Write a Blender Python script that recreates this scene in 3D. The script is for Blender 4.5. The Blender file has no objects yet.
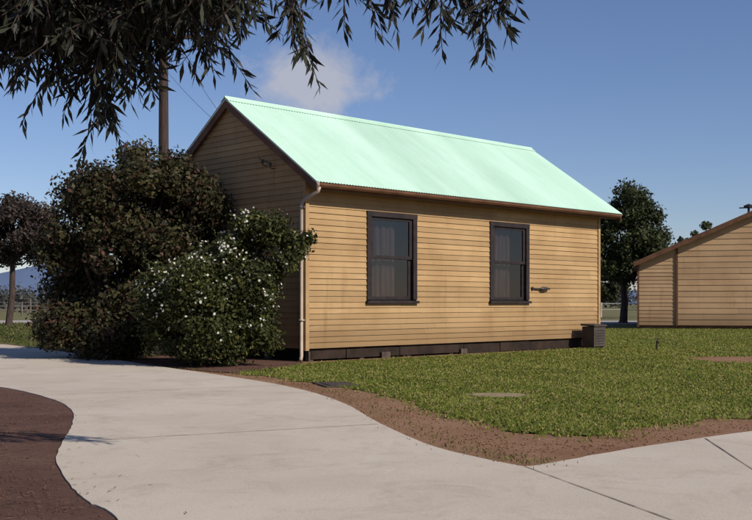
import bpy, math, random
import numpy as np
from mathutils import Vector, Matrix
from mathutils.geometry import tessellate_polygon
random.seed(7); rng=np.random.default_rng(7)
S=bpy.context.scene
R=math.radians

# ---------------------------------------------------------------- materials
def newmat(name):
    m=bpy.data.materials.new(name); m.use_nodes=True
    nt=m.node_tree; b=nt.nodes['Principled BSDF']
    return m,nt,b
def N(nt,t,**kw):
    n=nt.nodes.new(t)
    for k,v in kw.items(): setattr(n,k,v)
    return n
def ramp(nt,src,stops):
    r=nt.nodes.new('ShaderNodeValToRGB'); e=r.color_ramp.elements
    while len(e)<len(stops): e.new(0.5)
    for el,(p,c) in zip(e,stops):
        el.position=p; el.color=(*c,1) if len(c)==3 else c
    nt.links.new(src,r.inputs[0]); return r.outputs[0]
def noise(nt,scale,detail=5,rough=.6,vec=None,dist=0):
    n=N(nt,'ShaderNodeTexNoise'); n.inputs['Scale'].default_value=scale
    n.inputs['Detail'].default_value=detail; n.inputs['Roughness'].default_value=rough
    n.inputs['Distortion'].default_value=dist
    if vec: nt.links.new(vec,n.inputs['Vector'])
    return n.outputs['Fac']
def mix(nt,a,b,fac,mode='MIX'):
    m=N(nt,'ShaderNodeMix',data_type='RGBA',blend_type=mode)
    for s,v in ((0,fac),(6,a),(7,b)):
        if isinstance(v,bpy.types.NodeSocket): nt.links.new(v,m.inputs[s])
        else: m.inputs[s].default_value=v if s==0 else (*v,1)
    return m.outputs[2]
def bump(nt,b,h,strength=.3,dist=.02):
    n=N(nt,'ShaderNodeBump'); n.inputs['Strength'].default_value=strength; n.inputs['Distance'].default_value=dist
    nt.links.new(h,n.inputs['Height']); nt.links.new(n.outputs[0],b.inputs['Normal'])
def objvec(nt,scale=(1,1,1)):
    tc=N(nt,'ShaderNodeTexCoord'); mp=N(nt,'ShaderNodeMapping'); mp.inputs['Scale'].default_value=scale
    nt.links.new(tc.outputs['Object'],mp.inputs['Vector']); return mp.outputs[0]

def noisy(name,c1,c2,scale,rough=.85,bs=.3,bd=.02,c3=None,scale2=None,stretch=(1,1,1),spec=.2):
    m,nt,b=newmat(name); v=objvec(nt,stretch)
    f=noise(nt,scale,6,.65,v); col=ramp(nt,f,[(.35,c1),(.65,c2)])
    if c3:
        f2=noise(nt,scale2,6,.65,v); mk_=ramp(nt,f2,[(.48,(0,0,0)),(.68,(1,1,1))]); col=mix(nt,col,c3,mk_)
    nt.links.new(col,b.inputs['Base Color']); b.inputs['Roughness'].default_value=rough
    b.inputs['Specular IOR Level'].default_value=spec
    if bs: bump(nt,b,noise(nt,scale*6,5,.7,v),bs,bd)
    return m

def siding_mat(name,base,dark,worn):
    m,nt,b=newmat(name)
    v=objvec(nt,(1,1,8.0)); v2=objvec(nt)
    big=noise(nt,.7,5,.6,v2)
    col=ramp(nt,big,[(.35,dark),(.6,base)])
    st=noise(nt,1.6,7,.75,v); col=mix(nt,col,worn,ramp(nt,st,[(.54,(0,0,0)),(.72,(.8,.8,.8))]))
    vf=noise(nt,6,7,.85,v); col=mix(nt,col,tuple(x*.45 for x in dark),ramp(nt,vf,[(.60,(0,0,0)),(.72,(.65,.65,.65))]))
    ve=noise(nt,1.1,5,.7,objvec(nt,(3,3,.35))); col=mix(nt,col,tuple(x*.55 for x in dark),ramp(nt,ve,[(.56,(0,0,0)),(.74,(.45,.45,.45))]))
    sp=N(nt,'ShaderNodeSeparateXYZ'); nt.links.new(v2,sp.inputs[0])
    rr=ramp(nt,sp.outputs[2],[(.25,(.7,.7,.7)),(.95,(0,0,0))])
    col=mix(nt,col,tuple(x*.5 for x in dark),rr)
    at=N(nt,'ShaderNodeAttribute',attribute_name='col')
    col=mix(nt,col,at.outputs['Color'],1.0,'MULTIPLY')
    nt.links.new(col,b.inputs['Base Color']); b.inputs['Roughness'].default_value=.75
    b.inputs['Specular IOR Level'].default_value=.2
    bump(nt,b,noise(nt,25,4,.7,v),.25,.01)
    return m

def leaf_mat(name,trans=.25,rough=.5,spec=.2):
    m,nt,b=newmat(name)
    at=N(nt,'ShaderNodeAttribute',attribute_name='col')
    nt.links.new(at.outputs['Color'],b.inputs['Base Color']); b.inputs['Roughness'].default_value=rough
    b.inputs['Specular IOR Level'].default_value=spec
    tr=N(nt,'ShaderNodeBsdfTranslucent'); nt.links.new(at.outputs['Color'],tr.inputs[0])
    mx=N(nt,'ShaderNodeMixShader'); mx.inputs[0].default_value=trans
    nt.links.new(b.outputs[0],mx.inputs[1]); nt.links.new(tr.outputs[0],mx.inputs[2])
    nt.links.new(mx.outputs[0],nt.nodes['Material Output'].inputs[0]); return m

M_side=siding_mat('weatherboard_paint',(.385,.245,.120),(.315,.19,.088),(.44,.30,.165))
M_side2=siding_mat('weatherboard_paint_far',(.43,.275,.155),(.36,.22,.12),(.48,.33,.20))
M_roof=noisy('roof_metal_mint',(.46,.66,.53),(.54,.74,.61),.8,.42,0,c3=(.41,.59,.47),scale2=.5,stretch=(1,.25,.25),spec=.5)
M_ridge=noisy('ridge_cap_metal',(.42,.47,.42),(.56,.62,.56),2,.5,0)
M_trim=noisy('brown_trim',(.09,.04,.022),(.15,.072,.038),3,.6,.2)
M_rust=noisy('roof_metal_grey',(.12,.09,.08),(.2,.15,.13),1,.6,.1)
M_frame=noisy('window_frame_paint',(.018,.013,.014),(.034,.024,.024),6,.55,.1)
M_pipe=noisy('downpipe_paint',(.36,.28,.22),(.46,.37,.31),3,.5,.1)
M_corner=noisy('corner_stop_paint',(.30,.18,.085),(.40,.26,.13),3,.6,.1)
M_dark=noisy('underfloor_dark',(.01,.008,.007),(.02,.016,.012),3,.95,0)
M_base=noisy('base_gap_shade',(.018,.012,.009),(.038,.024,.018),3,.9,.2)  # near-black colour holds the shade of the gap below the siding
M_stump=noisy('stump_concrete',(.05,.035,.028),(.12,.09,.07),5,.9,.3)
M_metal=noisy('dark_metal',(.03,.028,.028),(.06,.05,.045),8,.5,.1)
M_box=noisy('meter_box_paint',(.045,.035,.03),(.08,.06,.05),4,.7,.1)
M_curt=noisy('curtain_cloth',(.05,.034,.034),(.10,.07,.066),4,.9,0,stretch=(5,1,.5))
M_wood=noisy('pole_timber',(.035,.024,.022),(.07,.046,.038),3,.9,.4,stretch=(6,6,.5))
M_bark=noisy('bark',(.035,.024,.022),(.09,.06,.05),4,.95,.6,stretch=(4,4,.8))
M_leaf=leaf_mat('foliage',.22,.55,.15); M_leafd=leaf_mat('drooping_leaves',.18,.5,.2)
M_petal=leaf_mat('petals',.2,.6)
M_grass=leaf_mat('grass_blades',.35,.7,.1)

def glass():
    m,nt,b=newmat('window_glass'); t=N(nt,'ShaderNodeBsdfTransparent'); t.inputs[0].default_value=(.62,.60,.62,1)
    g=N(nt,'ShaderNodeBsdfGlossy'); g.inputs['Roughness'].default_value=.04; g.inputs['Color'].default_value=(.8,.75,.75,1)
    mx=N(nt,'ShaderNodeMixShader'); mx.inputs[0].default_value=.09
    nt.links.new(t.outputs[0],mx.inputs[1]); nt.links.new(g.outputs[0],mx.inputs[2])
    nt.links.new(mx.outputs[0],nt.nodes['Material Output'].inputs[0]); return m
M_glass=glass()

def concrete():
    m,nt,b=newmat('path_concrete'); v=objvec(nt)
    a=ramp(nt,noise(nt,.35,6,.65,v,.4),[(.3,(.43,.36,.295)),(.7,(.54,.465,.39))])
    st=ramp(nt,noise(nt,1.3,8,.78,v,.8),[(.50,(0,0,0)),(.74,(.6,.6,.6))])
    a=mix(nt,a,(.29,.225,.175),st)
    st2=ramp(nt,noise(nt,.5,7,.8,objvec(nt,(1,.35,1)),.5),[(.53,(0,0,0)),(.7,(.5,.5,.5))])
    a=mix(nt,a,(.60,.53,.45),st2)
    sp=ramp(nt,noise(nt,60,3,.7,v),[(.58,(0,0,0)),(.72,(.5,.5,.5))]); a=mix(nt,a,(.22,.17,.13),sp)
    sp2=ramp(nt,noise(nt,9,6,.8,v),[(.60,(0,0,0)),(.75,(.45,.45,.45))]); a=mix(nt,a,(.25,.185,.14),sp2)
    nt.links.new(a,b.inputs['Base Color']); b.inputs['Roughness'].default_value=.85; b.inputs['Specular IOR Level'].default_value=.25
    bump(nt,b,noise(nt,35,6,.75,v),.35,.012); return m
M_conc=concrete()
def dirt(name,c1,c2,c3,bs=.7):
    m,nt,b=newmat(name); v=objvec(nt)
    a=ramp(nt,noise(nt,.8,7,.7,v,.3),[(.35,c1),(.65,c2)])
    a=mix(nt,a,c3,ramp(nt,noise(nt,12,6,.8,v),[(.52,(0,0,0)),(.7,(.8,.8,.8))]))
    a=mix(nt,a,tuple(min(1,x*1.7) for x in c2),ramp(nt,noise(nt,45,3,.7,v),[(.62,(0,0,0)),(.72,(.7,.7,.7))]))
    nt.links.new(a,b.inputs['Base Color']); b.inputs['Roughness'].default_value=.95; b.inputs['Specular IOR Level'].default_value=.1
    bump(nt,b,noise(nt,14,8,.8,v),bs,.05); return m
M_ground=dirt('ground_dirt',(.23,.12,.07),(.32,.185,.115),(.15,.08,.048))
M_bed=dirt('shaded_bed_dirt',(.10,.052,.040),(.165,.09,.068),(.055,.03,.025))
M_lawn=dirt('lawn_turf',(.115,.125,.030),(.19,.18,.05),(.21,.15,.065),.5)
M_lawn2=dirt('rough_grass',(.06,.075,.022),(.12,.12,.04),(.13,.09,.04),.5)
M_field=dirt('paddock',(.10,.10,.045),(.18,.155,.075),(.08,.07,.04),.3)
M_road=dirt('far_road',(.30,.27,.25),(.38,.34,.31),(.25,.22,.2),.1)
M_joint=noisy('joint_grime',(.14,.10,.08),(.28,.22,.175),4,.95,.0)
M_cover=noisy('pit_cover_concrete',(.20,.15,.085),(.28,.22,.13),5,.9,.3)

def hillmat():
    m,nt,b=newmat('hazy_hill'); b.inputs['Roughness'].default_value=1; b.inputs['Specular IOR Level'].default_value=0
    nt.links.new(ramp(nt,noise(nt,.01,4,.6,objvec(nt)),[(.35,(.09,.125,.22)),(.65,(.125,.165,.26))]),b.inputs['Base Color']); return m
M_hill=hillmat()

# ---------------------------------------------------------------- geometry helpers
class MB:
    def __init__(s): s.v=[]; s.f=[]; s.c=[]
    def quad(s,a,b,c,d,col=1):
        n=len(s.v); s.v+= [a,b,c,d]; s.f.append((n,n+1,n+2,n+3)); s.c+=[col]*4
    def poly(s,pts,col=1):
        n=len(s.v); s.v+=list(pts); s.f.append(tuple(range(n,n+len(pts)))); s.c+=[col]*len(pts)
    def hexa(s,p):
        n=len(s.v); s.v+=list(p); s.c+=[1]*8
        for q in ((3,2,1,0),(4,5,6,7),(0,1,5,4),(1,2,6,5),(2,3,7,6),(3,0,4,7)): s.f.append(tuple(n+i for i in q))
    def box(s,x0,x1,y0,y1,z0,z1):
        s.hexa([(x0,y0,z0),(x1,y0,z0),(x1,y1,z0),(x0,y1,z0),(x0,y0,z1),(x1,y0,z1),(x1,y1,z1),(x0,y1,z1)])
    def tube(s,pts,radii,n=8,cap=True):
        pts=[Vector(p) for p in pts]; b0=len(s.v)
        if not hasattr(radii,'__len__'): radii=[radii]*len(pts)
        up=Vector((0,0,1)); u=None
        for i,p in enumerate(pts):
            t=(pts[min(i+1,len(pts)-1)]-pts[max(i-1,0)]).normalized()
            if u is None:
                u=t.cross(up) if abs(t.z)<.95 else t.cross(Vector((1,0,0)))
            u=(u-t*u.dot(t)).normalized()
            w=t.cross(u)
            for k in range(n):
                a=2*math.pi*k/n; s.v.append(tuple(p+(u*math.cos(a)+w*math.sin(a))*radii[i])); s.c.append(1)
        for i in range(len(pts)-1):
            for k in range(n):
                a=b0+i*n+k; b=b0+i*n+(k+1)%n; s.f.append((a,b,b+n,a+n))
        if cap:
            s.f.append(tuple(b0+k for k in range(n))[::-1]); s.f.append(tuple(b0+(len(pts)-1)*n+k for k in range(n)))
    def build(s,name,mat,parent=None,smooth=False,bevel=0):
        me=bpy.data.meshes.new(name); me.from_pydata(s.v,[],s.f); me.update()
        at=me.color_attributes.new('col','FLOAT_COLOR','POINT')
        arr=np.ones((len(s.v),4),dtype=np.float32)
        for i,c in enumerate(s.c): arr[i,:3]=c
        at.data.foreach_set('color',arr.ravel())
        o=bpy.data.objects.new(name,me); S.collection.objects.link(o); me.materials.append(mat)
        if parent: o.parent=parent
        if smooth:
            for p in me.polygons: p.use_smooth=True
        if bevel:
            md=o.modifiers.new('bevel','BEVEL'); md.width=bevel; md.segments=2
        return o
def empty(name,loc=(0,0,0),rot=0):
    e=bpy.data.objects.new(name,None); S.collection.objects.link(e); e.location=loc; e.rotation_euler=(0,0,rot); e.empty_display_size=.3; return e

def leafmesh(name,C,D,Wd,L,Wn,col,mat,parent=None):
    n=len(C); D=D/np.linalg.norm(D,axis=1,keepdims=True)
    Wd=Wd-D*np.sum(Wd*D,axis=1,keepdims=True); Wd/=np.linalg.norm(Wd,axis=1,keepdims=True)+1e-9
    L=np.broadcast_to(L,(n,))[:,None]; Wn=np.broadcast_to(Wn,(n,))[:,None]
    V=np.stack([C-D*L/2,C+Wd*Wn/2-D*L*.05,C+D*L/2,C-Wd*Wn/2-D*L*.05],1).reshape(-1,3).astype(np.float32)
    me=bpy.data.meshes.new(name); me.vertices.add(4*n); me.vertices.foreach_set('co',V.ravel())
    me.loops.add(4*n); me.loops.foreach_set('vertex_index',np.arange(4*n,dtype=np.int32))
    me.polygons.add(n); me.polygons.foreach_set('loop_start',np.arange(0,4*n,4,dtype=np.int32)); 
    me.update(calc_edges=True); me.validate()
    at=me.color_attributes.new('col','FLOAT_COLOR','POINT')
    c4=np.ones((n,4,4),dtype=np.float32); c4[:,:,:3]=col[:,None,:]; at.data.foreach_set('color',c4.ravel())
    o=bpy.data.objects.new(name,me); S.collection.objects.link(o); me.materials.append(mat)
    if parent: o.parent=parent
    return o
def rand_unit(n):
    v=rng.normal(size=(n,3)); return v/np.linalg.norm(v,axis=1,keepdims=True)

def foliage(name,lobes,n,size,c_dark,c_light,parent,mat=M_leaf,shell=.55,aspect=.55,warm=None):
    lc=np.array([l[0] for l in lobes]); lr=np.array([l[1] for l in lobes])
    w=lr.prod(1)**(2/3); idx=rng.choice(len(lobes),n,p=w/w.sum())
    u=rand_unit(n); rr=(shell+(1-shell)*rng.random(n))[:,None]*(1+rng.normal(0,.12,n))[:,None]
    C=lc[idx]+u*lr[idx]*rr
    C[:,2]=np.maximum(C[:,2],.04)
    nrm=u*.8+rand_unit(n)*.9; D=np.cross(nrm,rand_unit(n)); Wd=np.cross(nrm,D)
    t=rng.random(n)[:,None]**1.5
    lt=rng.random(len(lobes))[idx][:,None]; t=np.clip(t*.6+lt*.4,0,1)
    col=np.array(c_dark)*(1-t)+np.array(c_light)*t
    if warm is not None:
        k=(rng.random(n)<.12); col[k]=np.array(warm)*(.6+.6*rng.random((k.sum(),1)))
    L=size*(.6+.8*rng.random(n))
    return leafmesh(name,C,D,Wd,L,L*aspect,col,mat,parent)

def lobes_in(center,rad,k,lr,seed=0,zmin=None):
    r=np.random.default_rng(seed); out=[]
    for i in range(k):
        v=r.normal(size=3); v/=np.linalg.norm(v); q=.45+.55*r.random()**.5
        c=np.array(center)+v*np.array(rad)*q
        s=lr*(.6+.8*r.random())
        if zmin is not None: c[2]=max(c[2],zmin)
        out.append((c,np.array([s,s,s*.85])))
    return out

def catmull(pts,k=6):
    out=[]; P=[np.array(p,float) for p in pts]; P=[2*P[0]-P[1]]+P+[2*P[-1]-P[-2]]
    for i in range(1,len(P)-2):
        for j in range(k):
            t=j/k; a,b,c,d=P[i-1:i+3]
            out.append(tuple(.5*((2*b)+(c-a)*t+(2*a-5*b+4*c-d)*t*t+(3*b-a-3*c+d)*t**3)))
    out.append(tuple(P[-2])); return out
def sheet(name,pts,z,mat,thick=0):
    tri=tessellate_polygon([[Vector((x,y,0)) for x,y in pts]])
    mb=MB(); n=len(pts); mb.v=[(x,y,z) for x,y in pts]; mb.c=[1]*n
    f2=[]
    for t in tri:
        a,b,c=t
        A,B,C=(Vector(mb.v[i]) for i in (a,b,c))
        f2.append((a,b,c) if (B-A).cross(C-A).z>0 else (a,c,b))
    mb.f=f2
    if thick:
        mb.v+=[(x,y,z-thick) for x,y in pts]; mb.c+=[1]*n
        for i in range(n):
            j=(i+1)%n; mb.f.append((i,j,n+j,n+i))
    return mb.build(name,mat)
def inpoly(x,y,poly):
    ins=np.zeros(len(x),bool); n=len(poly)
    for i in range(n):
        x1,y1=poly[i]; x2,y2=poly[(i+1)%n]
        c=((y1>y)!=(y2>y)); 
        with np.errstate(divide='ignore',invalid='ignore'):
            xi=(x2-x1)*(y-y1)/(y2-y1)+x1
        ins^= c&(x<xi)
    return ins

# ---------------------------------------------------------------- ground
g=MB(); Gs=3000; g.quad((-Gs,-60,0),(Gs,-60,0),(Gs,Gs,0),(-Gs,Gs,0)); g.build('ground',M_ground)
sheet('field',[(-1500,50),(-30,50),(40,50),(1500,50),(1500,2800),(-1500,2800)],.004,M_field)
sheet('road',[(-200,60),(200,55),(200,64),(-200,72)],.009,M_road)

edge_lawn=catmull([(-2.3,17.0),(-1.12,15.4),(-.45,14.2),(.22,12.8),(.55,11.3),(1.0,10.0),(1.38,9.2),(1.82,9.05),(2.56,9.7),(3.83,10.7),(6,12.6),(12,15.5),(30,22)],8)
edge_lawn=[(x+random.gauss(0,.06),y+random.gauss(0,.09)) for x,y in edge_lawn]
lawn=edge_lawn+[(40,26),(40,49),(5.0,49.9),(6.3,29),(6.05,27.0),(2.3,23.2),(-1.05,19.95),(-1.7,18.3)]
sheet('lawn',lawn,.008,M_lawn)
lawn2=[(-6.9,23.6),(-10.5,29.6),(-16,34.5),(-40,52),(-40,58),(-6,58),(-6,40),(-7.5,27)]
sheet('rough_grass_verge',lawn2,.008,M_lawn2)
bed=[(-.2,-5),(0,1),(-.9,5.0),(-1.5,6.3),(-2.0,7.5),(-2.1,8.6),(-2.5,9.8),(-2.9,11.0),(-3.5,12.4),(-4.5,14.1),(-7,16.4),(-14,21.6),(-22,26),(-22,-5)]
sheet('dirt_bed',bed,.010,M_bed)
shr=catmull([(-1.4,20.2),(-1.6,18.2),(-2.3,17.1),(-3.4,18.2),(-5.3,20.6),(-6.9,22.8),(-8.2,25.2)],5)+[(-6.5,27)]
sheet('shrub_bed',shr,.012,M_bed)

up=catmull([(-34,44),(-14.8,32.4),(-10.29,28.6),(-6.54,23.1),(-4.12,19.05),(-2.46,16.44),(-1.163,14.12),(-.414,12.0),(.038,9.84),(.431,8.33),(.761,7.64),(1.02,7.24)],8)
up2=catmull([(1.10,7.26),(1.68,7.84),(2.28,8.39),(3.32,9.23),(5.37,10.7),(8.6,12.4),(20,17)],6)
low=catmull([(-.2,-3),(-.45,2),(-.75,3.9),(-1.38,5.53),(-1.63,5.94),(-1.94,6.59),(-2.31,7.55),(-2.54,8.45),(-2.8,9.6),(-3.2,11.0),(-3.87,12.4),(-5.08,14.1),(-7.3,16.2),(-14,21.0),(-42,37)],8)
random.seed(3)
jt=lambda P:[(x+random.gauss(0,.003),y+random.gauss(0,.004)) for x,y in P]
path=jt(up)+jt(up2)+[(24,10),(10,3),(5,-3)]+jt(low)
sheet('concrete_path',path,.019,M_conc,.03)

jb=MB()
def strip(p,q,w=.013,z=.023,seg=14):
    p=np.array(p);q=np.array(q); d=(q-p)/np.linalg.norm(q-p); nn=np.array([-d[1],d[0]])
    for i in range(seg):
        a=p+(q-p)*i/seg; b=p+(q-p)*(i+1)/seg; w1=w*(.6+.6*random.random())
        jb.quad((*(a-nn*w1/2),z),(*(b-nn*w1/2),z),(*(b+nn*w1/2),z),(*(a+nn*w1/2),z))
strip((-2.50,8.5),(.02,9.75)); strip((-4.1,12.8),(-1.35,14.35)); strip((-7.8,16.8),(-4.3,19.2))
strip((-12,20),(-7.2,23.9)); strip((1.03,7.22),(1.55,5.4),.010); strip((1.55,5.4),(2.3,2.0),.010); strip((2.75,8.72),(2.5,6.6),.011)
strip((-1.3,5.3),(1.6,4.9)); strip((5.2,10.5),(6.6,5.5))
jb.build('path_joints',M_joint)

def slab(name,cx,cy,a,b,rot,mat,h=.05):
    m=MB(); m.box(-a/2,a/2,-b/2,b/2,0,h); m.box(-a/2+.08,a/2-.08,-b/2+.08,b/2-.08,h,h+.008)
    o=m.build(name,mat,bevel=.006); o.location=(cx,cy,0); o.rotation_euler=(0,0,rot)
slab('pit_cover',-.55,14.6,.5,.8,.3,M_box,.02)
def patch(cx,cy,rx,ry,mat):
    pt=[(cx+rx*math.cos(a)*(1+.15*math.sin(3*a))*random.uniform(.93,1.07),cy+ry*math.sin(a)*(1+.2*math.cos(2*a))*random.uniform(.93,1.07)) for a in np.linspace(0,2*math.pi,40)[:-1]]
    sheet('bare_patch',pt,.014,mat)
patch(7.4,21.0,1.1,1.6,M_ground); patch(1.5,12.9,.34,.40,M_cover)

def blades(name,poly,n,ymin,ymax,xr,h,cols,pw=1.6,excl=None):
    u=rng.random(n*3)**pw; y=ymin+(ymax-ymin)*u; x=xr[0]*y+(xr[1]-xr[0])*y*rng.random(n*3)
    ok=inpoly(x,y,poly)
    fringe=inpoly(x+rng.normal(0,.16,n*3),y+rng.normal(0,.22,n*3),poly)
    ok=(ok&(rng.random(n*3)<.95))|(fringe&(rng.random(n*3)<.55))
    pn=np.sin(x*1.9+np.sin(y*1.3)*1.5)*np.sin(y*1.1+x*.7)+.5*np.sin(x*5.1+y*2.3)+.35*np.sin(x*9.3-y*6.1)
    ok&=(rng.random(n*3)<np.clip(.95-.6*(pn>.55)-.25*(pn<-.9),0,1))
    if excl:
        for ex,ey,er in excl: ok&=((x-ex)**2+(y-ey)**2>(er*(.7+.5*rng.random(n*3)))**2)
    x=x[ok][:n];y=y[ok][:n];pn=pn[ok][:n]; k=len(x)
    hh=h*(.5+rng.random(k))*(1+.02*y); C=np.stack([x,y,hh*.4+.006],1)
    D=np.stack([rng.normal(0,.7,k),rng.normal(0,.7,k),np.ones(k)],1)
    W=np.stack([rng.normal(0,1,k),rng.normal(0,.4,k),np.zeros(k)],1)
    t=np.clip(rng.random(k)*.6+.25+.22*pn,0,1)[:,None]
    col=np.array(cols[0])*(1-t)+np.array(cols[1])*t
    dry=rng.random(k)<.16; col[dry]=np.array(cols[2])
    leafmesh(name,C,D,W,hh,.007+.0008*y,col,M_grass)
blades('lawn_grass',lawn,150000,8.4,46,(-.13,.42),.026,[(.10,.13,.020),(.22,.235,.05),(.36,.28,.12)],1.6,[(1.5,12.9,.42),(-.55,14.6,.4),(7.4,21,1.2)])
blades('verge_grass',lawn2,14000,23,57,(-.45,-.14),.06,[(.05,.07,.018),(.13,.14,.04),(.22,.16,.08)],1.0)
k=900; px=np.array(up); i=rng.integers(20,len(px),k); base=px[i]+rng.normal(0,.12,(k,2))+np.array([.18,.12])
C=np.stack([base[:,0],base[:,1],np.full(k,.02)],1)
leafmesh('path_edge_weeds',C,np.stack([rng.normal(0,.6,k),rng.normal(0,.6,k),np.ones(k)],1),rand_unit(k),.035,.010,np.tile([.14,.13,.04],(k,1))*(.6+.8*rng.random((k,1))),M_grass)
k=900; j=rng.integers(24,len(low)-8,k); lo=np.array(low)[j]+rng.normal(0,.30,(k,2))-np.array([.42,.1])
C=np.stack([lo[:,0],lo[:,1],np.full(k,.027)],1); k=len(C); D=rng.normal(size=(k,3)); D[:,2]*=.12
W=np.cross(D,np.array([0,0,1.])); W[:,2]+=rng.normal(0,.2,k)
leafmesh('leaf_litter',C,D,W,.03+.03*rng.random(k),.009,np.array([.15,.09,.055])*(.4+1.1*rng.random((k,1))),M_petal)
pb=MB()
def pebble(x,y,z,s):
    n=len(pb.v)
    for a,b,c in ((1,0,0),(0,1,0),(-1,0,0),(0,-1,0),(0,0,.7),(0,0,-.7)):
        pb.v.append((x+s*a*random.uniform(.6,1.2),y+s*b*random.uniform(.6,1.2),z+s*c)); pb.c.append(1)
    for a,b in ((0,1),(1,2),(2,3),(3,0)): pb.f.append((n+a,n+b,n+4)); pb.f.append((n+b,n+a,n+5))
strip_pts=catmull([(-1.2,14.9),(-.3,13.4),(.25,11.0),(.6,9.5),(1.1,8.3),(1.7,8.4),(2.6,9.05),(3.8,10.0)],10)
for i in range(1000):
    x,y=random.choice(strip_pts); pebble(x+random.gauss(0,.2),y+random.gauss(0,.25),.006,random.uniform(.004,.014))
pb.build('dirt_clods',M_ground)
pb=MB()
for i in range(900):
    x,y=random.choice(low[18:-14]); pebble(x-.12-abs(random.gauss(0,.7)),y+random.gauss(0,.3)-.15,.012,random.uniform(.004,.014))
pb.build('garden_bed_clods',M_bed)

# ---------------------------------------------------------------- weatherboards
def siding(mb,origin,u,n,z0,z1,exp,ranges,jit=.12):
    z=z0
    while z<z1-.01:
        t=min(z+exp,z1)
        lo_=ranges(z+.001); hi_=ranges(t-.001)
        if len(lo_)!=len(hi_): hi_=lo_ if len(lo_)>len(hi_) else hi_; lo_=hi_
        for (a,b),(c,d) in zip(lo_,hi_):
            if b-a<.02: continue
            cuts=[0.]; 
            while cuts[-1]<1:
                cuts.append(min(1,cuts[-1]+random.uniform(2.4,4.2)/(b-a)))
            for f0,f1 in zip(cuts[:-1],cuts[1:]):
                col=1+random.uniform(-jit,jit); sag=random.uniform(-.004,.004); ot=.022+random.uniform(-.003,.004)
                def P(s,off,zz): return (origin[0]+u[0]*s+n[0]*off, origin[1]+u[1]*s+n[1]*off, zz)
                g0=.0015 if f0>0 else 0
                A0=a+(b-a)*f0+g0; A1=a+(b-a)*f1; C0=c+(d-c)*f0+g0; C1=c+(d-c)*f1
                mb.quad(P(A0,ot,z+sag),P(A1,ot,z-sag),P(C1,.004,t+.004),P(C0,.004,t+.004),col)
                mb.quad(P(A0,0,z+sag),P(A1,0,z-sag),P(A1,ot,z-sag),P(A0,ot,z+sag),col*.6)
        z=t

ang=math.atan2(.697,.717)
H=empty('weatherboard_house',(-1.364,20.34,0),ang)
L=10.0; W=4.97; ZB=.26; EV=-.45; ZE=3.49; SL=.6776; ZR=5.48; MID=W/2
wins=[(1.62,3.10),(5.56,7.03)]; WZ0,WZ1=1.17,3.04
def fr(z):
    if WZ0<z<WZ1: return [(0,wins[0][0]),(wins[0][1],wins[1][0]),(wins[1][1],L)]
    return [(0,L)]
mb=MB()
siding(mb,(0,0),(1,0),(0,-1),ZB,WZ0,(WZ0-ZB)/8,fr)
siding(mb,(0,0),(1,0),(0,-1),WZ0,WZ1,(WZ1-WZ0)/16,fr)
siding(mb,(0,0),(1,0),(0,-1),WZ1,3.68,.117,fr)
def gr(z):
    o=max(0,(z-3.735)/SL); return [(o,W-o)]
siding(mb,(0,0),(0,1),(-1,0),ZB,5.36,.1177,gr)
siding(mb,(L,0),(0,1),(1,0),ZB,5.36,.1177,gr)
siding(mb,(0,W),(1,0),(0,1),ZB,3.68,.1177,lambda z:[(0,L)])
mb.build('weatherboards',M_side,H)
b=MB(); e=.012
def fw(x0,x1,z0,z1): b.box(x0,x1,e,.12,z0,z1)
xs=[e]+[v for w in wins for v in w]+[L-e]
fw(e,L-e,.28,WZ0); fw(e,L-e,WZ1,3.66)
for i in (0,2,4): fw(xs[i],xs[i+1],WZ0+.0005,WZ1-.0005)
b.box(e,L-e,W-.12,W-e,.28,3.66)
for x0,x1 in ((e,.11),(L-.11,L-e)):
    b.box(x0,x1,.125,W-.125,.28,3.66)
    b.hexa([(x0,.02,3.665),(x1,.02,3.665),(x1,W-.02,3.665),(x0,W-.02,3.665),(x0,MID-.03,5.36),(x1,MID-.03,5.36),(x1,MID+.03,5.36),(x0,MID+.03,5.36)])
b.box(.12,L-.12,.13,W-.13,.30,.36)
b.build('wall_framing',M_dark,H)
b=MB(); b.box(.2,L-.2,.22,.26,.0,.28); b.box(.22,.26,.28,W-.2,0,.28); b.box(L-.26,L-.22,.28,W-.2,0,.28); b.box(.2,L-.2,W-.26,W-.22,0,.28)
b.build('underfloor_shade_infill',M_dark,H)  # added dark infill, its near-black colour stands in for shade under the floor
b=MB()
for i in range(8):
    x=.12+i*(L-.34)/7; b.box(x,x+.12,.06,.16,0,.27)
for i in range(1,4):
    y=i*W/4; b.box(.04,.16,y,y+.12,0,.27); b.box(L-.16,L-.04,y,y+.12,0,.27)
b.build('stumps',M_stump,H)
b=MB()
x=.17
while x<L-.3:
    w_=random.uniform(.9,2.2); x1=min(x+w_,L-.17); zt=.25-random.uniform(0,.03); b.box(x,x1-.02,.03+random.uniform(0,.015),.055,random.uniform(.0,.05),zt); x=x1
b.build('base_gap_shade_boards',M_base,H)  # dark strips stand in for the shadowed gap under the siding
b=MB(); b.box(2.05,2.3,-.03,.02,.0,.13); b.box(4.55,4.75,-.03,.02,.0,.12); b.build('vent_bricks',M_stump,H)
b=MB()
b.box(-.045,.045,-.045,-.0025,.22,3.5)
b.box(-.045,-.002,-.0,.05,.22,3.5)
b.box(L-.045,L+.045,-.045,-.002,.22,3.5)
b.build('corner_stops',M_corner,H)
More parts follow.
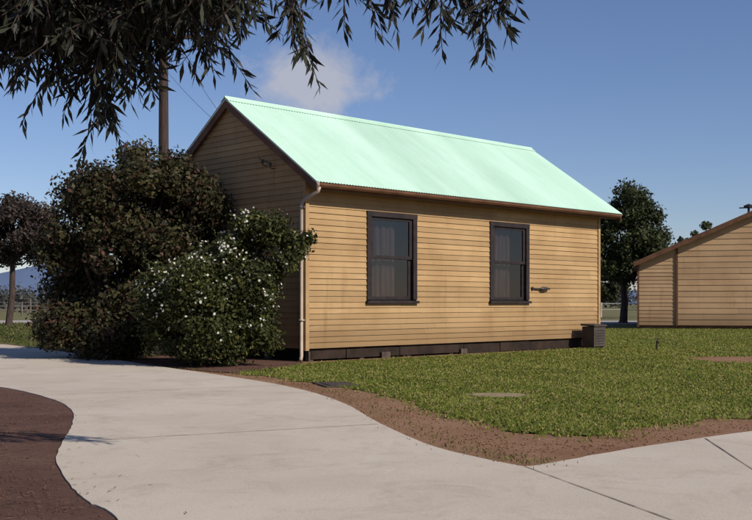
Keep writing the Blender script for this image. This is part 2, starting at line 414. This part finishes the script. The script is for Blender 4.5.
def corr(name,y0,z0,y1,z1,x0,x1,mat):
    m=MB(); pitch=.076; seg=6; n=int((x1-x0)/pitch*seg); L_=math.hypot(y1-y0,z1-z0); ny=-(z1-z0)/L_; nz=(y1-y0)/L_
    if nz<0: ny,nz=-ny,-nz
    rows=4
    for r in range(rows+1):
        f=r/rows
        for i in range(n+1):
            a=.007*math.sin(2*math.pi*i/seg); x=x0+(x1-x0)*i/n
            m.v.append((x,y0+(y1-y0)*f+ny*a,z0+(z1-z0)*f+nz*a)); m.c.append(1)
    for r in range(rows):
        for i in range(n):
            k=r*(n+1)+i; m.f.append((k,k+1,k+n+2,k+n+1))
    return m.build(name,mat,H,True)
XR0,XR1=-.13,10.42
corr('roof_front',EV-.03,ZE-.02,MID,ZR,XR0,XR1,M_roof)
corr('roof_back',W-EV+.03,ZE-.02,MID,ZR,XR0,XR1,M_roof)
b=MB()
for s in (0,1):
    def yy(y): return y if s==0 else W-y
    p=[(XR0+.03,yy(EV+.02),ZE-.05),(XR1-.03,yy(EV+.02),ZE-.05),(XR1-.03,yy(MID),ZR-.05),(XR0+.03,yy(MID),ZR-.05)]
    q=[(x,y,z+.025) for x,y,z in p]; b.hexa(p+q)
b.build('roof_lining',M_trim,H)
b=MB(); 
for s in (-1,1):
    b.hexa([(XR0-.01,MID,ZR+.012),(XR1+.01,MID,ZR+.012),(XR1+.01,MID+s*.13,ZR+.012-.13*SL),(XR0-.01,MID+s*.13,ZR+.012-.13*SL),
            (XR0-.01,MID,ZR+.022),(XR1+.01,MID,ZR+.022),(XR1+.01,MID+s*.135,ZR+.020-.13*SL),(XR0-.01,MID+s*.135,ZR+.020-.13*SL)])
b.tube([(XR0-.01,MID,ZR+.022),(XR1+.01,MID,ZR+.022)],.022,8)
b.build('ridge_cap',M_roof,H)
b=MB(); c_=MB()
for (xa,xb) in ((XR0+.02,XR0+.05),(XR1-.05,XR1-.02)):
    for s in (0,1):
        def yy(y): return y if s==0 else W-y
        b.hexa([(xa,yy(EV),ZE-.21),(xb,yy(EV),ZE-.21),(xb,yy(MID),ZR-.21),(xa,yy(MID),ZR-.21),
                (xa,yy(EV),ZE-.03),(xb,yy(EV),ZE-.03),(xb,yy(MID),ZR-.03),(xa,yy(MID),ZR-.03)])
        x0=xa-.012 if xa<1 else xb; 
        c_.hexa([(x0,yy(EV-.02),ZE-.055),(x0+.012,yy(EV-.02),ZE-.055),(x0+.012,yy(MID),ZR-.045),(x0,yy(MID),ZR-.045),
                (x0,yy(EV-.02),ZE-.015),(x0+.012,yy(EV-.02),ZE-.015),(x0+.012,yy(MID),ZR-.005),(x0,yy(MID),ZR-.005)])
b.build('barge_boards',M_trim,H); c_.build('barge_flashing',M_ridge,H)
b=MB(); b.box(0,XR1-.06,EV+.10,EV+.125,3.33,3.47); b.box(0,XR1-.06,W-EV-.125,W-EV-.10,3.33,3.47)
for i in range(18):
    x=.1+i*.575
    b.hexa([(x,EV+.126,3.35),(x+.05,EV+.126,3.35),(x+.05,.0,3.63),(x,.0,3.63),(x,EV+.126,3.44),(x+.05,EV+.126,3.44),(x+.05,.0,3.73),(x,.0,3.73)])
b.build('fascia_and_rafters',M_trim,H)
b=MB()
prof=[(EV+.095,3.46),(EV+.095,3.385),(EV+.06,3.37),(EV+.01,3.375),(EV-.02,3.41),(EV-.025,3.455)]
for (y0,z0),(y1,z1) in zip(prof[:-1],prof[1:]): b.quad((XR0+.06,y0,z0),(XR1-.02,y0,z0),(XR1-.02,y1,z1),(XR0+.06,y1,z1))
b.poly([(XR0+.06,y,z) for y,z in prof]); b.poly([(XR1-.02,y,z) for y,z in prof][::-1])
b.build('gutter',M_trim,H)
b=MB(); b.tube([(-.02,EV+.03,3.38),(-.03,EV+.05,3.30),(-.07,-.18,3.20),(-.09,-.02,3.13),(-.09,.03,3.05),(-.09,.03,.12),(-.16,-.03,.04)],.036,10)
for z in (.8,2.0,3.0): b.box(-.14,-.02,-.02,.08,z,z+.03)
b.box(XR0+.045,XR0+.058,EV-.03,EV+.1,3.36,3.47)
b.build('downpipe',M_pipe,H,True)
for i,(x0,x1) in enumerate(wins):
    we=empty('window'+('' if i==0 else '_b')); we.parent=H
    f=MB(); j=.12
    f.box(x0,x0+j,-.045,.10,WZ0+.05,WZ1-.10); f.box(x1-j,x1,-.045,.10,WZ0+.05,WZ1-.10)
    f.box(x0-.005,x1+.005,-.05,.10,WZ1-.10,WZ1+.01); 
    f.hexa([(x0-.03,-.09,WZ0-.03),(x1+.03,-.09,WZ0-.03),(x1+.03,.1,WZ0-.01),(x0-.03,.1,WZ0-.01),(x0-.03,-.09,WZ0+.02),(x1+.03,-.09,WZ0+.02),(x1+.03,.1,WZ0+.05),(x0-.03,.1,WZ0+.05)])
    zm=(WZ0+WZ1)/2; s=.085; a=x0+j; c=x1-j
    for (z0,z1,y0,y1) in ((WZ0+.05,zm+.03,.035,.07),(zm-.03,WZ1-.10,-.005,.032)):
        f.box(a,a+s,y0,y1,z0,z1); f.box(c-s,c,y0,y1,z0,z1); f.box(a+s,c-s,y0,y1,z0,z0+s*.8); f.box(a+s,c-s,y0,y1,z1-s*.7,z1)
    o=f.build('frame_and_sashes',M_frame,we,bevel=.004)
    gq=MB(); gq.quad((a+s,.05,WZ0+.1),(c-s,.05,WZ0+.1),(c-s,.05,zm),(a+s,.05,zm)); gq.quad((a+s,.015,zm),(c-s,.015,zm),(c-s,.015,WZ1-.15),(a+s,.015,WZ1-.15))
    gq.build('glass',M_glass,we)
    q=MB(); n=60; 
    for k in range(n):
        xa=a+(c-a)*k/n; xb=a+(c-a)*(k+1)/n
        def yv(x): return .19+.03*math.sin((x-a)*31)+.015*math.sin((x-a)*71+i)
        mid=(xa-a)/(c-a)
        if mid>.72: continue
        q.quad((xa,yv(xa),WZ0+.06),(xb,yv(xb),WZ0+.06),(xb,yv(xb),WZ1-.1),(xa,yv(xa),WZ1-.1))
    q.build('curtain',M_curt,we,True)
b=MB()
for y,z in ((.95,3.85),(1.2,3.93)):
    b.tube([(0,y,z),(-.12,y,z),(-.13,y,z+.05)],.010,6); b.tube([(-.13,y,z+.04),(-.13,y,z+.08),(-.13,y,z+.12)],[.025,.03,.016],8)
b.build('service_insulators',M_metal,H)
b=MB(); b.tube([(7.15,-.05,1.50),(7.50,-.07,1.50),(7.72,-.09,1.50)],.018,8); b.tube([(7.42,-.075,1.5),(7.5,-.08,1.5),(7.62,-.085,1.5),(7.78,-.09,1.5)],[.02,.05,.045,.02],8)
b.box(7.13,7.17,-.06,-.02,1.46,1.54)
b.build('stay_bar',M_metal,H)

U=empty('gas_heater_box',(5.50,26.38,0),ang)
b=MB(); b.box(-.25,.25,-.18,.18,.06,.56); b.hexa([(-.28,-.21,.56),(.28,-.21,.56),(.28,.21,.58),(-.28,.21,.58),(-.28,-.21,.60),(.28,-.21,.60),(.28,.21,.63),(-.28,.21,.63)])
for k in range(6): b.box(-.20,.20,-.195,-.18,.13+k*.065,.16+k*.065)
b.box(-.24,-.18,-.17,.17,0,.06); b.box(.18,.24,-.17,.17,0,.06)
b.build('case',M_box,U,bevel=.006)
b=MB(); b.tube([(.1,.18,.3),(.1,.38,.3)],.025,8); b.build('flue_pipe',M_metal,U)

T=empty('garden_tap',(6.75,25.1,0)); b=MB()
b.tube([(0,0,0),(0,0,.20),(.0,-.03,.24),(0,-.10,.24),(0,-.13,.20)],.024,8); b.tube([(0,-.05,.24),(0,-.05,.29)],.013,6); b.tube([(-.06,-.05,.295),(.06,-.05,.295)],.013,6)
b.build('standpipe',M_metal,T)

# ---------------------------------------------------------------- second building
ang2=math.atan2(-.2425,.97)
B2=empty('weatherboard_hall',(11.55,46,0),ang2)
w2=13.0; top0=2.96; sl2=.435; mid2=6.5
b=MB()
def r2(z):
    o=max(0,(z-top0)/sl2); return [(o,w2-o)]
def rA(z): a,c=r2(z)[0]; return [(a,min(c,1.60))] if a<1.60 else [(1.6,1.6)]
def rB(z): a,c=r2(z)[0]; return [(max(a,1.68),c)]
siding(b,(0,0),(1,0),(0,-1),.18,3.66,.165,rA,.08)
siding(b,(0,-.03),(1,0),(0,-1),.18,5.6,.25,rB,.08)
siding(b,(0,0),(0,1),(-1,0),.18,top0,.165,lambda z:[(0,14)],.06)
b.build('weatherboards',M_side2,B2)
b=MB(); b.box(.02,w2-.02,.02,13.98,.2,top0-.02)
b.hexa([(.05,.02,top0-.015),(w2-.05,.02,top0-.015),(w2-.05,13.9,top0-.015),(.05,13.9,top0-.015),(mid2-.03,.02,5.72),(mid2+.03,.02,5.72),(mid2+.03,13.9,5.72),(mid2-.03,13.9,5.72)])
b.build('wall_framing',M_dark,B2)
b=MB(); b.box(.05,w2-.05,.05,13.9,0,.195); b.box(-.05,.04,-.06,-.025,.1,top0); b.box(1.6,1.68,-.075,-.02,.15,3.65)
b.build('plinth_and_trim',M_trim,B2)
b=MB()
for s in (0,1):
    def xx(x): return x if s==0 else w2-x
    b.hexa([(xx(-.2),-.35,top0-.085),(xx(-.2),14.3,top0-.085),(xx(mid2),14.3,5.79),(xx(mid2),-.35,5.79),(xx(-.2),-.35,top0-.025),(xx(-.2),14.3,top0-.025),(xx(mid2),14.3,5.86),(xx(mid2),-.35,5.86)])
b.build('roof',M_rust,B2)
b=MB()
for s in (0,1):
    def xx(x): return x if s==0 else w2-x
    b.hexa([(xx(-.2),-.39,top0-.22),(xx(-.2),-.355,top0-.22),(xx(mid2),-.355,5.65),(xx(mid2),-.39,5.65),(xx(-.2),-.39,top0-.02),(xx(-.2),-.355,top0-.02),(xx(mid2),-.355,5.87),(xx(mid2),-.39,5.87)])
b.build('barge_boards',M_trim,B2)
b=MB(); b.tube([(4.7,1.0,4.9),(4.7,1.0,5.35)],.05,8); b.tube([(4.7,1.0,5.32),(4.7,1.0,5.42),(4.7,1.0,5.5)],[.2,.22,.03],10); b.tube([(4.3,1.0,5.33),(5.1,1.0,5.33)],.03,6)
b.build('roof_vent',M_metal,B2)

# ---------------------------------------------------------------- shrubs
sh=empty('dense_shrub',(0,0,0))
lob=lobes_in((-5.3,22.1,2.2),(1.75,1.4,1.95),70,.55,3,.35)
lob+=lobes_in((-4.6,21.6,3.4),(1.1,.9,.8),16,.42,4); lob+=lobes_in((-5.6,21.8,.7),(1.6,1.2,.5),20,.5,5,.25)
lob+=[(np.array([-3.6,21.7,3.55]),np.array([.45,.45,.35])),(np.array([-5.0,22,4.25]),np.array([.5,.5,.35])),(np.array([-4.2,21.9,4.1]),np.array([.4,.4,.3])),(np.array([-3.3,21.8,3.1]),np.array([.4,.4,.5]))]
foliage('leaves',lob,105000,.10,(.020,.018,.012),(.078,.072,.028),sh,shell=.2,warm=(.09,.042,.03))
b=MB()
for i in range(9):
    a=random.uniform(0,6.28); r=random.uniform(.8,1.5)
    b.tube([(-5.3+.1*math.cos(a),22.1+.1*math.sin(a),0),(-5.3+.5*r*math.cos(a),22.1+.4*r*math.sin(a),1.4),(-5.3+r*math.cos(a),22.1+.8*r*math.sin(a),3.4)],[.07,.05,.015],7)
b.build('stems',M_bark,sh)

sf=empty('flowering_shrub',(0,0,0))
lob2=lobes_in((-2.95,19.1,1.15),(1.3,.95,1.05),62,.38,11,.25)
lob2+=lobes_in((-2.1,19.2,2.1),(.75,.6,.5),22,.30,12); lob2+=[(np.array([-1.45,19.2,2.2]),np.array([.32,.32,.28])),(np.array([-1.25,19.25,2.35]),np.array([.2,.2,.16])),(np.array([-2.3,19.2,2.6]),np.array([.4,.4,.25])),(np.array([-3.9,18.9,1.0]),np.array([.45,.4,.4]))]
foliage('leaves',lob2,80000,.075,(.018,.022,.010),(.078,.086,.026),sf,shell=.2,warm=(.12,.11,.03))
C=[];D=[]
for i in range(26):
    l=lob2[random.randrange(len(lob2))]; u_=rand_unit(1)[0]; u_[2]=abs(u_[2])*.8+.2; p=np.array(l[0])+u_*l[1]*.9
    for k in range(16): C.append(p+u_*.022*k+rng.normal(0,.02,3)); D.append(u_+rng.normal(0,.6,3))
C=np.array(C);D=np.array(D); leafmesh('sprays',C,D,rand_unit(len(C)),.075,.033,np.tile([.05,.065,.02],(len(C),1)),M_leaf,sf)
C=[];D=[];Wd=[]
camdir=np.array([.35,-.9,.35])
heads=[]
while len(heads)<230:
    l=lob2[random.randrange(len(lob2))]; u_=rand_unit(1)[0]
    if u_@camdir<.05: continue
    p=np.array(l[0])+u_*l[1]*1.04
    if p[2]<.6: continue
    inside=sum(1 for c,r in lob2 if np.linalg.norm((p-c)/r)<.85)
    if inside>0: continue
    if p[0]>-2.2 and random.random()<.7: continue
    heads.append((p,u_))
for p,u_ in heads:
    for k in range(random.choice((1,1,2,2,3,4))):
        q=p+rng.normal(0,.045,3); nn=u_+rng.normal(0,.5,3); nn/=np.linalg.norm(nn)
        t1=np.cross(nn,[0,0,1.]); t1/=np.linalg.norm(t1); t2=np.cross(nn,t1)
        for m in range(5):
            a=m*1.2566; d=t1*math.cos(a)+t2*math.sin(a)+nn*.25
            C.append(q+d*.013); D.append(d); Wd.append(np.cross(nn,d))
C=np.array(C);D=np.array(D);Wd=np.array(Wd)
leafmesh('white_flowers',C,D,Wd,.029,.021,np.tile([.62,.60,.52],(len(C),1)),M_petal,sf)
b=MB()
for i in range(8):
    a=random.uniform(0,6.28); r=random.uniform(.5,1)
    b.tube([(-2.8+.08*math.cos(a),19.2+.08*math.sin(a),0),(-2.8+.5*r*math.cos(a),19.2+.4*r*math.sin(a),1.0),(-2.7+r*math.cos(a),19.2+.8*r*math.sin(a),2.1)],[.04,.03,.01],7)
b.build('stems',M_bark,sf)

# ---------------------------------------------------------------- trees
def tree(name,base,h,tr,crown_c,crown_r,k,lr,n,size,cd,cl,seed,lean=(0,0),warm=None):
    e=empty(name,(0,0,0)); bx,by=base; b=MB(); r=random.Random(seed)
    cc=np.array(crown_c); fork=np.array([bx+lean[0],by+lean[1],max(h*.25,cc[2]-crown_r[2])])
    b.tube([(bx,by,-.05),(bx+.02,by,.15),((bx+fork[0])/2+.08,(by+fork[1])/2,fork[2]*.5),tuple(fork)],[tr*1.5,tr*1.05,tr*.9,tr*.75],9)
    lobs=lobes_in(crown_c,crown_r,k,lr,seed)
    for c,rad in lobs[:max(8,k//3)]:
        m=(fork+c)/2+np.array([r.gauss(0,.15),r.gauss(0,.15),-.1*h*.3]); b.tube([tuple(fork),tuple(m),tuple(c)],[tr*.5,tr*.28,tr*.06],6)
    b.build('trunk_and_limbs',M_bark,e); foliage('crown',lobs,n,size,cd,cl,e,shell=.15,warm=warm); return e
tree('gum_tree',(14.2,60),7.8,.22,(14.3,60,4.9),(2.3,2.1,2.6),80,.7,48000,.18,(.024,.030,.015),(.075,.085,.03),21)
tree('gum_tree',(-17.6,50),6.8,.16,(-17.4,50,4.6),(2.1,1.8,1.6),46,.6,26000,.16,(.032,.022,.024),(.08,.06,.046),22,(.2,0))
tree('gum_tree',(21.6,76),6.8,.2,(21.4,76,4.9),(1.9,1.5,1.4),24,.6,9000,.22,(.03,.035,.018),(.08,.09,.04),23)
tree('gum_tree',(25.6,80),7.6,.15,(25.8,80,6.4),(1.4,1.2,1.3),12,.45,3600,.22,(.035,.04,.02),(.09,.10,.045),24)
tree('gum_tree',(22.5,105),5.5,.2,(22.8,105,3.0),(2.6,2,1.5),30,.7,9000,.3,(.03,.035,.02),(.08,.085,.04),25)
e=empty('distant_tree_line'); lob=[]
r=np.random.default_rng(5)
for i in range(420):
    x=r.uniform(-260,260); y=r.uniform(230,330); s=r.uniform(1.8,4.2); lob.append((np.array([x,y,s*.8]),np.array([s*2.2,s,s])))
for i in range(40):
    x=r.uniform(-60,-38); y=r.uniform(110,140); s=r.uniform(.5,1.2); lob.append((np.array([x,y,s*.8]),np.array([s*1.5,s,s])))
foliage('crowns',lob,90000,.9,(.05,.05,.05),(.095,.095,.085),e,shell=.1)

hm=MB(); xs=np.linspace(-1500,1500,161)
for i,x in enumerate(xs):
    hgt=11+4*math.sin(x*.006)+3*math.sin(x*.017+1)+32*math.exp(-((x+295)/90)**2)+18*math.exp(-((x+440)/120)**2)+1.5*math.sin(x*.05)
    hm.v+=[(x,1000,-2),(x,1040,hgt*.8),(x,1120,hgt),(x,1300,-2)]; hm.c+=[1]*4
for i in range(len(xs)-1):
    for k in range(3): a=i*4+k; hm.f.append((a,a+4,a+5,a+1))
hm.build('hills',M_hill,smooth=True)

def fence(name,p,q,n,h,mat,rails=(0.45,.85,1.2)):
    e=empty(name); b=MB(); p=np.array(p);q=np.array(q)
    for i in range(n+1):
        c=p+(q-p)*i/n; hh=h*random.uniform(.92,1.08); b.tube([(c[0],c[1],0),(c[0]+random.uniform(-.04,.04),c[1],hh)],.08,6)
    for z in rails: b.tube([(p[0],p[1],z),(q[0],q[1],z)],.03,4)
    b.build('posts_and_rails',mat,e)
M_fence=noisy('fence_timber',(.10,.08,.07),(.2,.16,.14),2,.9,.1)
M_white=noisy('fence_white',(.33,.30,.27),(.46,.43,.39),2,.8,.1)
fence('post_and_rail_fence',(-70,92),(-12,96),26,1.35,M_fence)
fence('post_and_rail_fence',(-60,78),(-26,120),14,1.5,M_fence)
fence('white_rail_fence',(14,84),(34,82),10,1.25,M_white,(.6,1.1))

P=empty('power_pole',(-6.1,30,0)); b=MB(); b.tube([(0,0,0),(0,0,5),(0,0,9.5)],[.17,.15,.12],12)
b.box(-1.1,1.1,-.19,-.09,8.7,8.82); b.build('pole_and_crossarm',M_wood,P)
b=MB()
for x in (-1,-.45,.45,1): b.tube([(x,-.14,8.82),(x,-.14,8.9),(x,-.14,8.98)],[.03,.05,.03],8)
b.build('insulators',M_metal,P)
wr=empty('overhead_wires'); b=MB()
def wire(a,c,sag,rad=.008):
    a=np.array(a,float);c=np.array(c,float); pts=[tuple(a+(c-a)*t-np.array([0,0,sag*4*t*(1-t)])) for t in np.linspace(0,1,17)]
    b.tube(pts,rad,4,False)
hx=lambda y,z:(-1.364-.13*.717-.697*y,20.34-.13*.697+.717*y,z)
wire((-6.55,29.86,8.5),hx(.95,3.93),.25,.006); wire((-5.65,29.86,8.5),hx(1.2,4.01),.25,.006)
for x in (-1,-.45,.45,1): wire((-6.1+x,29.86,8.95),(-60+x,52,8.9),1.1,.012)
b.build('cables',M_metal,wr)

# ---------------------------------------------------------------- overhanging tree
WT=empty('drooping_willow_tree'); b=MB()
b.tube([(-4.6,6.4,-.05),(-4.55,6.4,.3),(-4.4,6.35,1.6),(-4.1,6.4,2.8)],[.34,.25,.21,.18],12)
limbs=[[(-4.1,6.4,2.8),(-3.0,6.5,3.35),(-1.6,6.5,3.55),(-.2,6.4,3.5),(1.0,6.3,3.35)],
       [(-4.1,6.4,2.8),(-3.3,6.9,3.3),(-2.0,7.1,3.4),(-.8,7.1,3.35)],
       [(-4.1,6.4,2.8),(-3.2,5.9,3.2),(-2.1,5.9,3.25),(-1.0,5.9,3.2)],
       [(-4.1,6.4,2.8),(-4.3,6.2,4.2),(-3.6,6.0,5.4)],[(-4.1,6.4,2.8),(-4.9,7.0,4.1),(-5.6,7.6,4.8)],[(-4.1,6.4,2.8),(-4.8,5.2,3.9),(-5.2,4.3,4.4)]]
for l in limbs: b.tube(catmull(l,5),list(np.linspace(.09,.02,len(catmull(l,5)))),7)
LC=[];LD=[];LL=[]
def twig(p0,p1,bow=.15,dens=26,leaf=.12,r=.005):
    p0=np.array(p0);p1=np.array(p1); d=p1-p0; ln=np.linalg.norm(d); side=rng.normal(0,1,3); side[2]=0
    pts=[p0+d*t+np.array([0,0,bow*ln*math.sin(math.pi*t)])*.5+side*.05*math.sin(math.pi*t)*ln for t in np.linspace(0,1,8)]
    b.tube([tuple(p) for p in pts],list(np.linspace(r,.002,8)),5,False)
    n=int(dens*ln)
    for i in range(n):
        t=.12+.88*(i+rng.random())/n; f=t*7; k=min(int(f),6); q=pts[k]+(pts[k+1]-pts[k])*(f-k); tg=(pts[k+1]-pts[k]); tg/=np.linalg.norm(tg)+1e-9
        o=rand_unit(1)[0]; o-=tg*(o@tg); dd=tg*.7+o*.85+np.array([0,0,-.3]); dd/=np.linalg.norm(dd)
        l=leaf*(.6+.6*rng.random()); LC.append(q+dd*l*.5); LD.append(dd); LL.append(l)
def spray(x,y,z,tipx,tipz,sub=5,dens=30,sp=.22):
    twig((x,y,z),(tipx,y+rng.normal(0,.1),tipz),.1,dens,r=.007)
    for i in range(sub):
        t=rng.uniform(.15,.85); a=np.array([x+(tipx-x)*t,y,z+(tipz-z)*t+.03]); 
        twig(a,a+np.array([rng.normal(0,sp),rng.normal(0,sp),-abs(rng.normal(.22,.10))]),.1,dens)
for i in range(200):
    x=rng.uniform(-2.9,-.9) if i<150 else rng.uniform(-2.8,-1.5); y=rng.uniform(5.8,7.1); z=rng.uniform(3.1,3.5)
    low_=rng.uniform(2.74,3.0) if x>-1.35 else rng.uniform(2.60,2.95)
    sc=y/6.3; zl=1.15+(low_-1.15)*sc
    spray(x,y,z,x+rng.normal(.08,.18),zl+.1,4,34)
for (tx,tz) in ((-1.98,2.55),(-1.86,2.36),(-1.74,2.20),(-1.66,2.28),(-1.58,2.15),(-1.50,2.33),(-1.38,2.42),(-1.30,2.55),(-1.45,2.25),(-2.2,2.5),(-1.12,2.68),(-1.9,2.46),(-1.62,2.4),(-1.78,2.5),(-2.05,2.55),(-1.5,2.5),(-1.7,2.6),(-1.8,2.42),(-1.55,2.38),(-2.3,2.55)):
    spray(tx-.12+rng.normal(0,.05),6.3+rng.normal(0,.2),3.05,tx,tz+.08,6,42,.12)
for (x0,tx,tz,sb) in ((-.55,-.34,2.42,4),(-.62,-.42,2.62,4),(-.25,-.20,2.80,3),(.0,.10,2.80,5),(-.1,0.0,2.74,4),(.15,.22,2.90,3),(.3,.42,2.80,5),(.45,.58,2.70,6),(.55,.70,2.66,6),(.62,.80,2.74,4),(.72,.86,2.88,4),(-.4,-.5,2.85,3)):
    spray(x0,6.35,3.35,tx,tz+.04,sb,44,.10)
for i in range(110):
    l=random.choice(limbs); p=np.array(random.choice(catmull(l,4)[4:])); q=p+rng.normal(0,.35,3); q[2]=abs(q[2]-p[2])+p[2]+.35
    spray(q[0],q[1],q[2],q[0]+rng.normal(0,.3),q[2]-.6 if q[2]-.6>3.1 else 3.1,3,18)
b.build('trunk_and_branches',M_bark,WT)
LC=np.array(LC);LD=np.array(LD);LL=np.array(LL); n=len(LC)
t=rng.random((n,1)); col=np.array([.014,.014,.015])*(1-t)+np.array([.038,.040,.022])*t
leafmesh('leaves',LC,LD,rand_unit(n),LL,LL*.20,col,M_leafd,WT)

# ---------------------------------------------------------------- world, sun, camera
az=(.8,-.6); el=R(36)
Wd_=bpy.data.worlds.new('World'); S.world=Wd_; Wd_.use_nodes=True; nt=Wd_.node_tree; bg=nt.nodes['Background']
sky=N(nt,'ShaderNodeTexSky',sky_type='NISHITA'); sky.sun_disc=False; sky.sun_elevation=el; sky.sun_rotation=math.atan2(az[0],az[1])
sky.air_density=1.0; sky.dust_density=0.1; sky.ozone_density=4.0
tc=N(nt,'ShaderNodeTexCoord')
sb=N(nt,'ShaderNodeVectorMath',operation='SUBTRACT'); nt.links.new(tc.outputs['Generated'],sb.inputs[0]); sb.inputs[1].default_value=(-.063,.977,.205)
ml=N(nt,'ShaderNodeVectorMath',operation='MULTIPLY'); nt.links.new(sb.outputs[0],ml.inputs[0]); ml.inputs[1].default_value=(19,1,30)
ln=N(nt,'ShaderNodeVectorMath',operation='LENGTH'); nt.links.new(ml.outputs[0],ln.inputs[0])
nz=noise(nt,16,7,.62,tc.outputs['Generated'],.3)
m1=N(nt,'ShaderNodeMath',operation='MULTIPLY_ADD'); nt.links.new(nz,m1.inputs[0]); m1.inputs[1].default_value=-3.4; m1.inputs[2].default_value=1.4
m2=N(nt,'ShaderNodeMath',operation='ADD'); nt.links.new(ln.outputs['Value'],m2.inputs[0]); nt.links.new(m1.outputs[0],m2.inputs[1])
cm=ramp(nt,m2.outputs[0],[(.1,(.72,.72,.72)),(1.0,(0,0,0))])
tint=mix(nt,sky.outputs[0],(.97,.93,1.06),1.0,'MULTIPLY')
colr=mix(nt,tint,(5.9,5.8,6.2),cm)
nt.links.new(colr,bg.inputs['Color']); bg.inputs['Strength'].default_value=.09
sl=bpy.data.lights.new('sun','SUN'); sl.energy=5.0; sl.angle=R(.5); sl.color=(1,.94,.82)
so=bpy.data.objects.new('sun',sl); S.collection.objects.link(so)
d=Vector((az[0]*math.cos(el),az[1]*math.cos(el),math.sin(el))); so.rotation_euler=(d).to_track_quat('Z','Y').to_euler(); so.location=(10,-10,20)
cam=bpy.data.cameras.new('camera'); co=bpy.data.objects.new('camera',cam); S.collection.objects.link(co)
co.location=(0,0,1.15); co.rotation_euler=(R(90),0,0); cam.lens=50; cam.sensor_width=36; cam.shift_y=43/752; cam.clip_end=6000; cam.clip_start=.05
S.camera=co
S.view_settings.view_transform='Standard'; S.view_settings.look='None'; S.view_settings.exposure=0
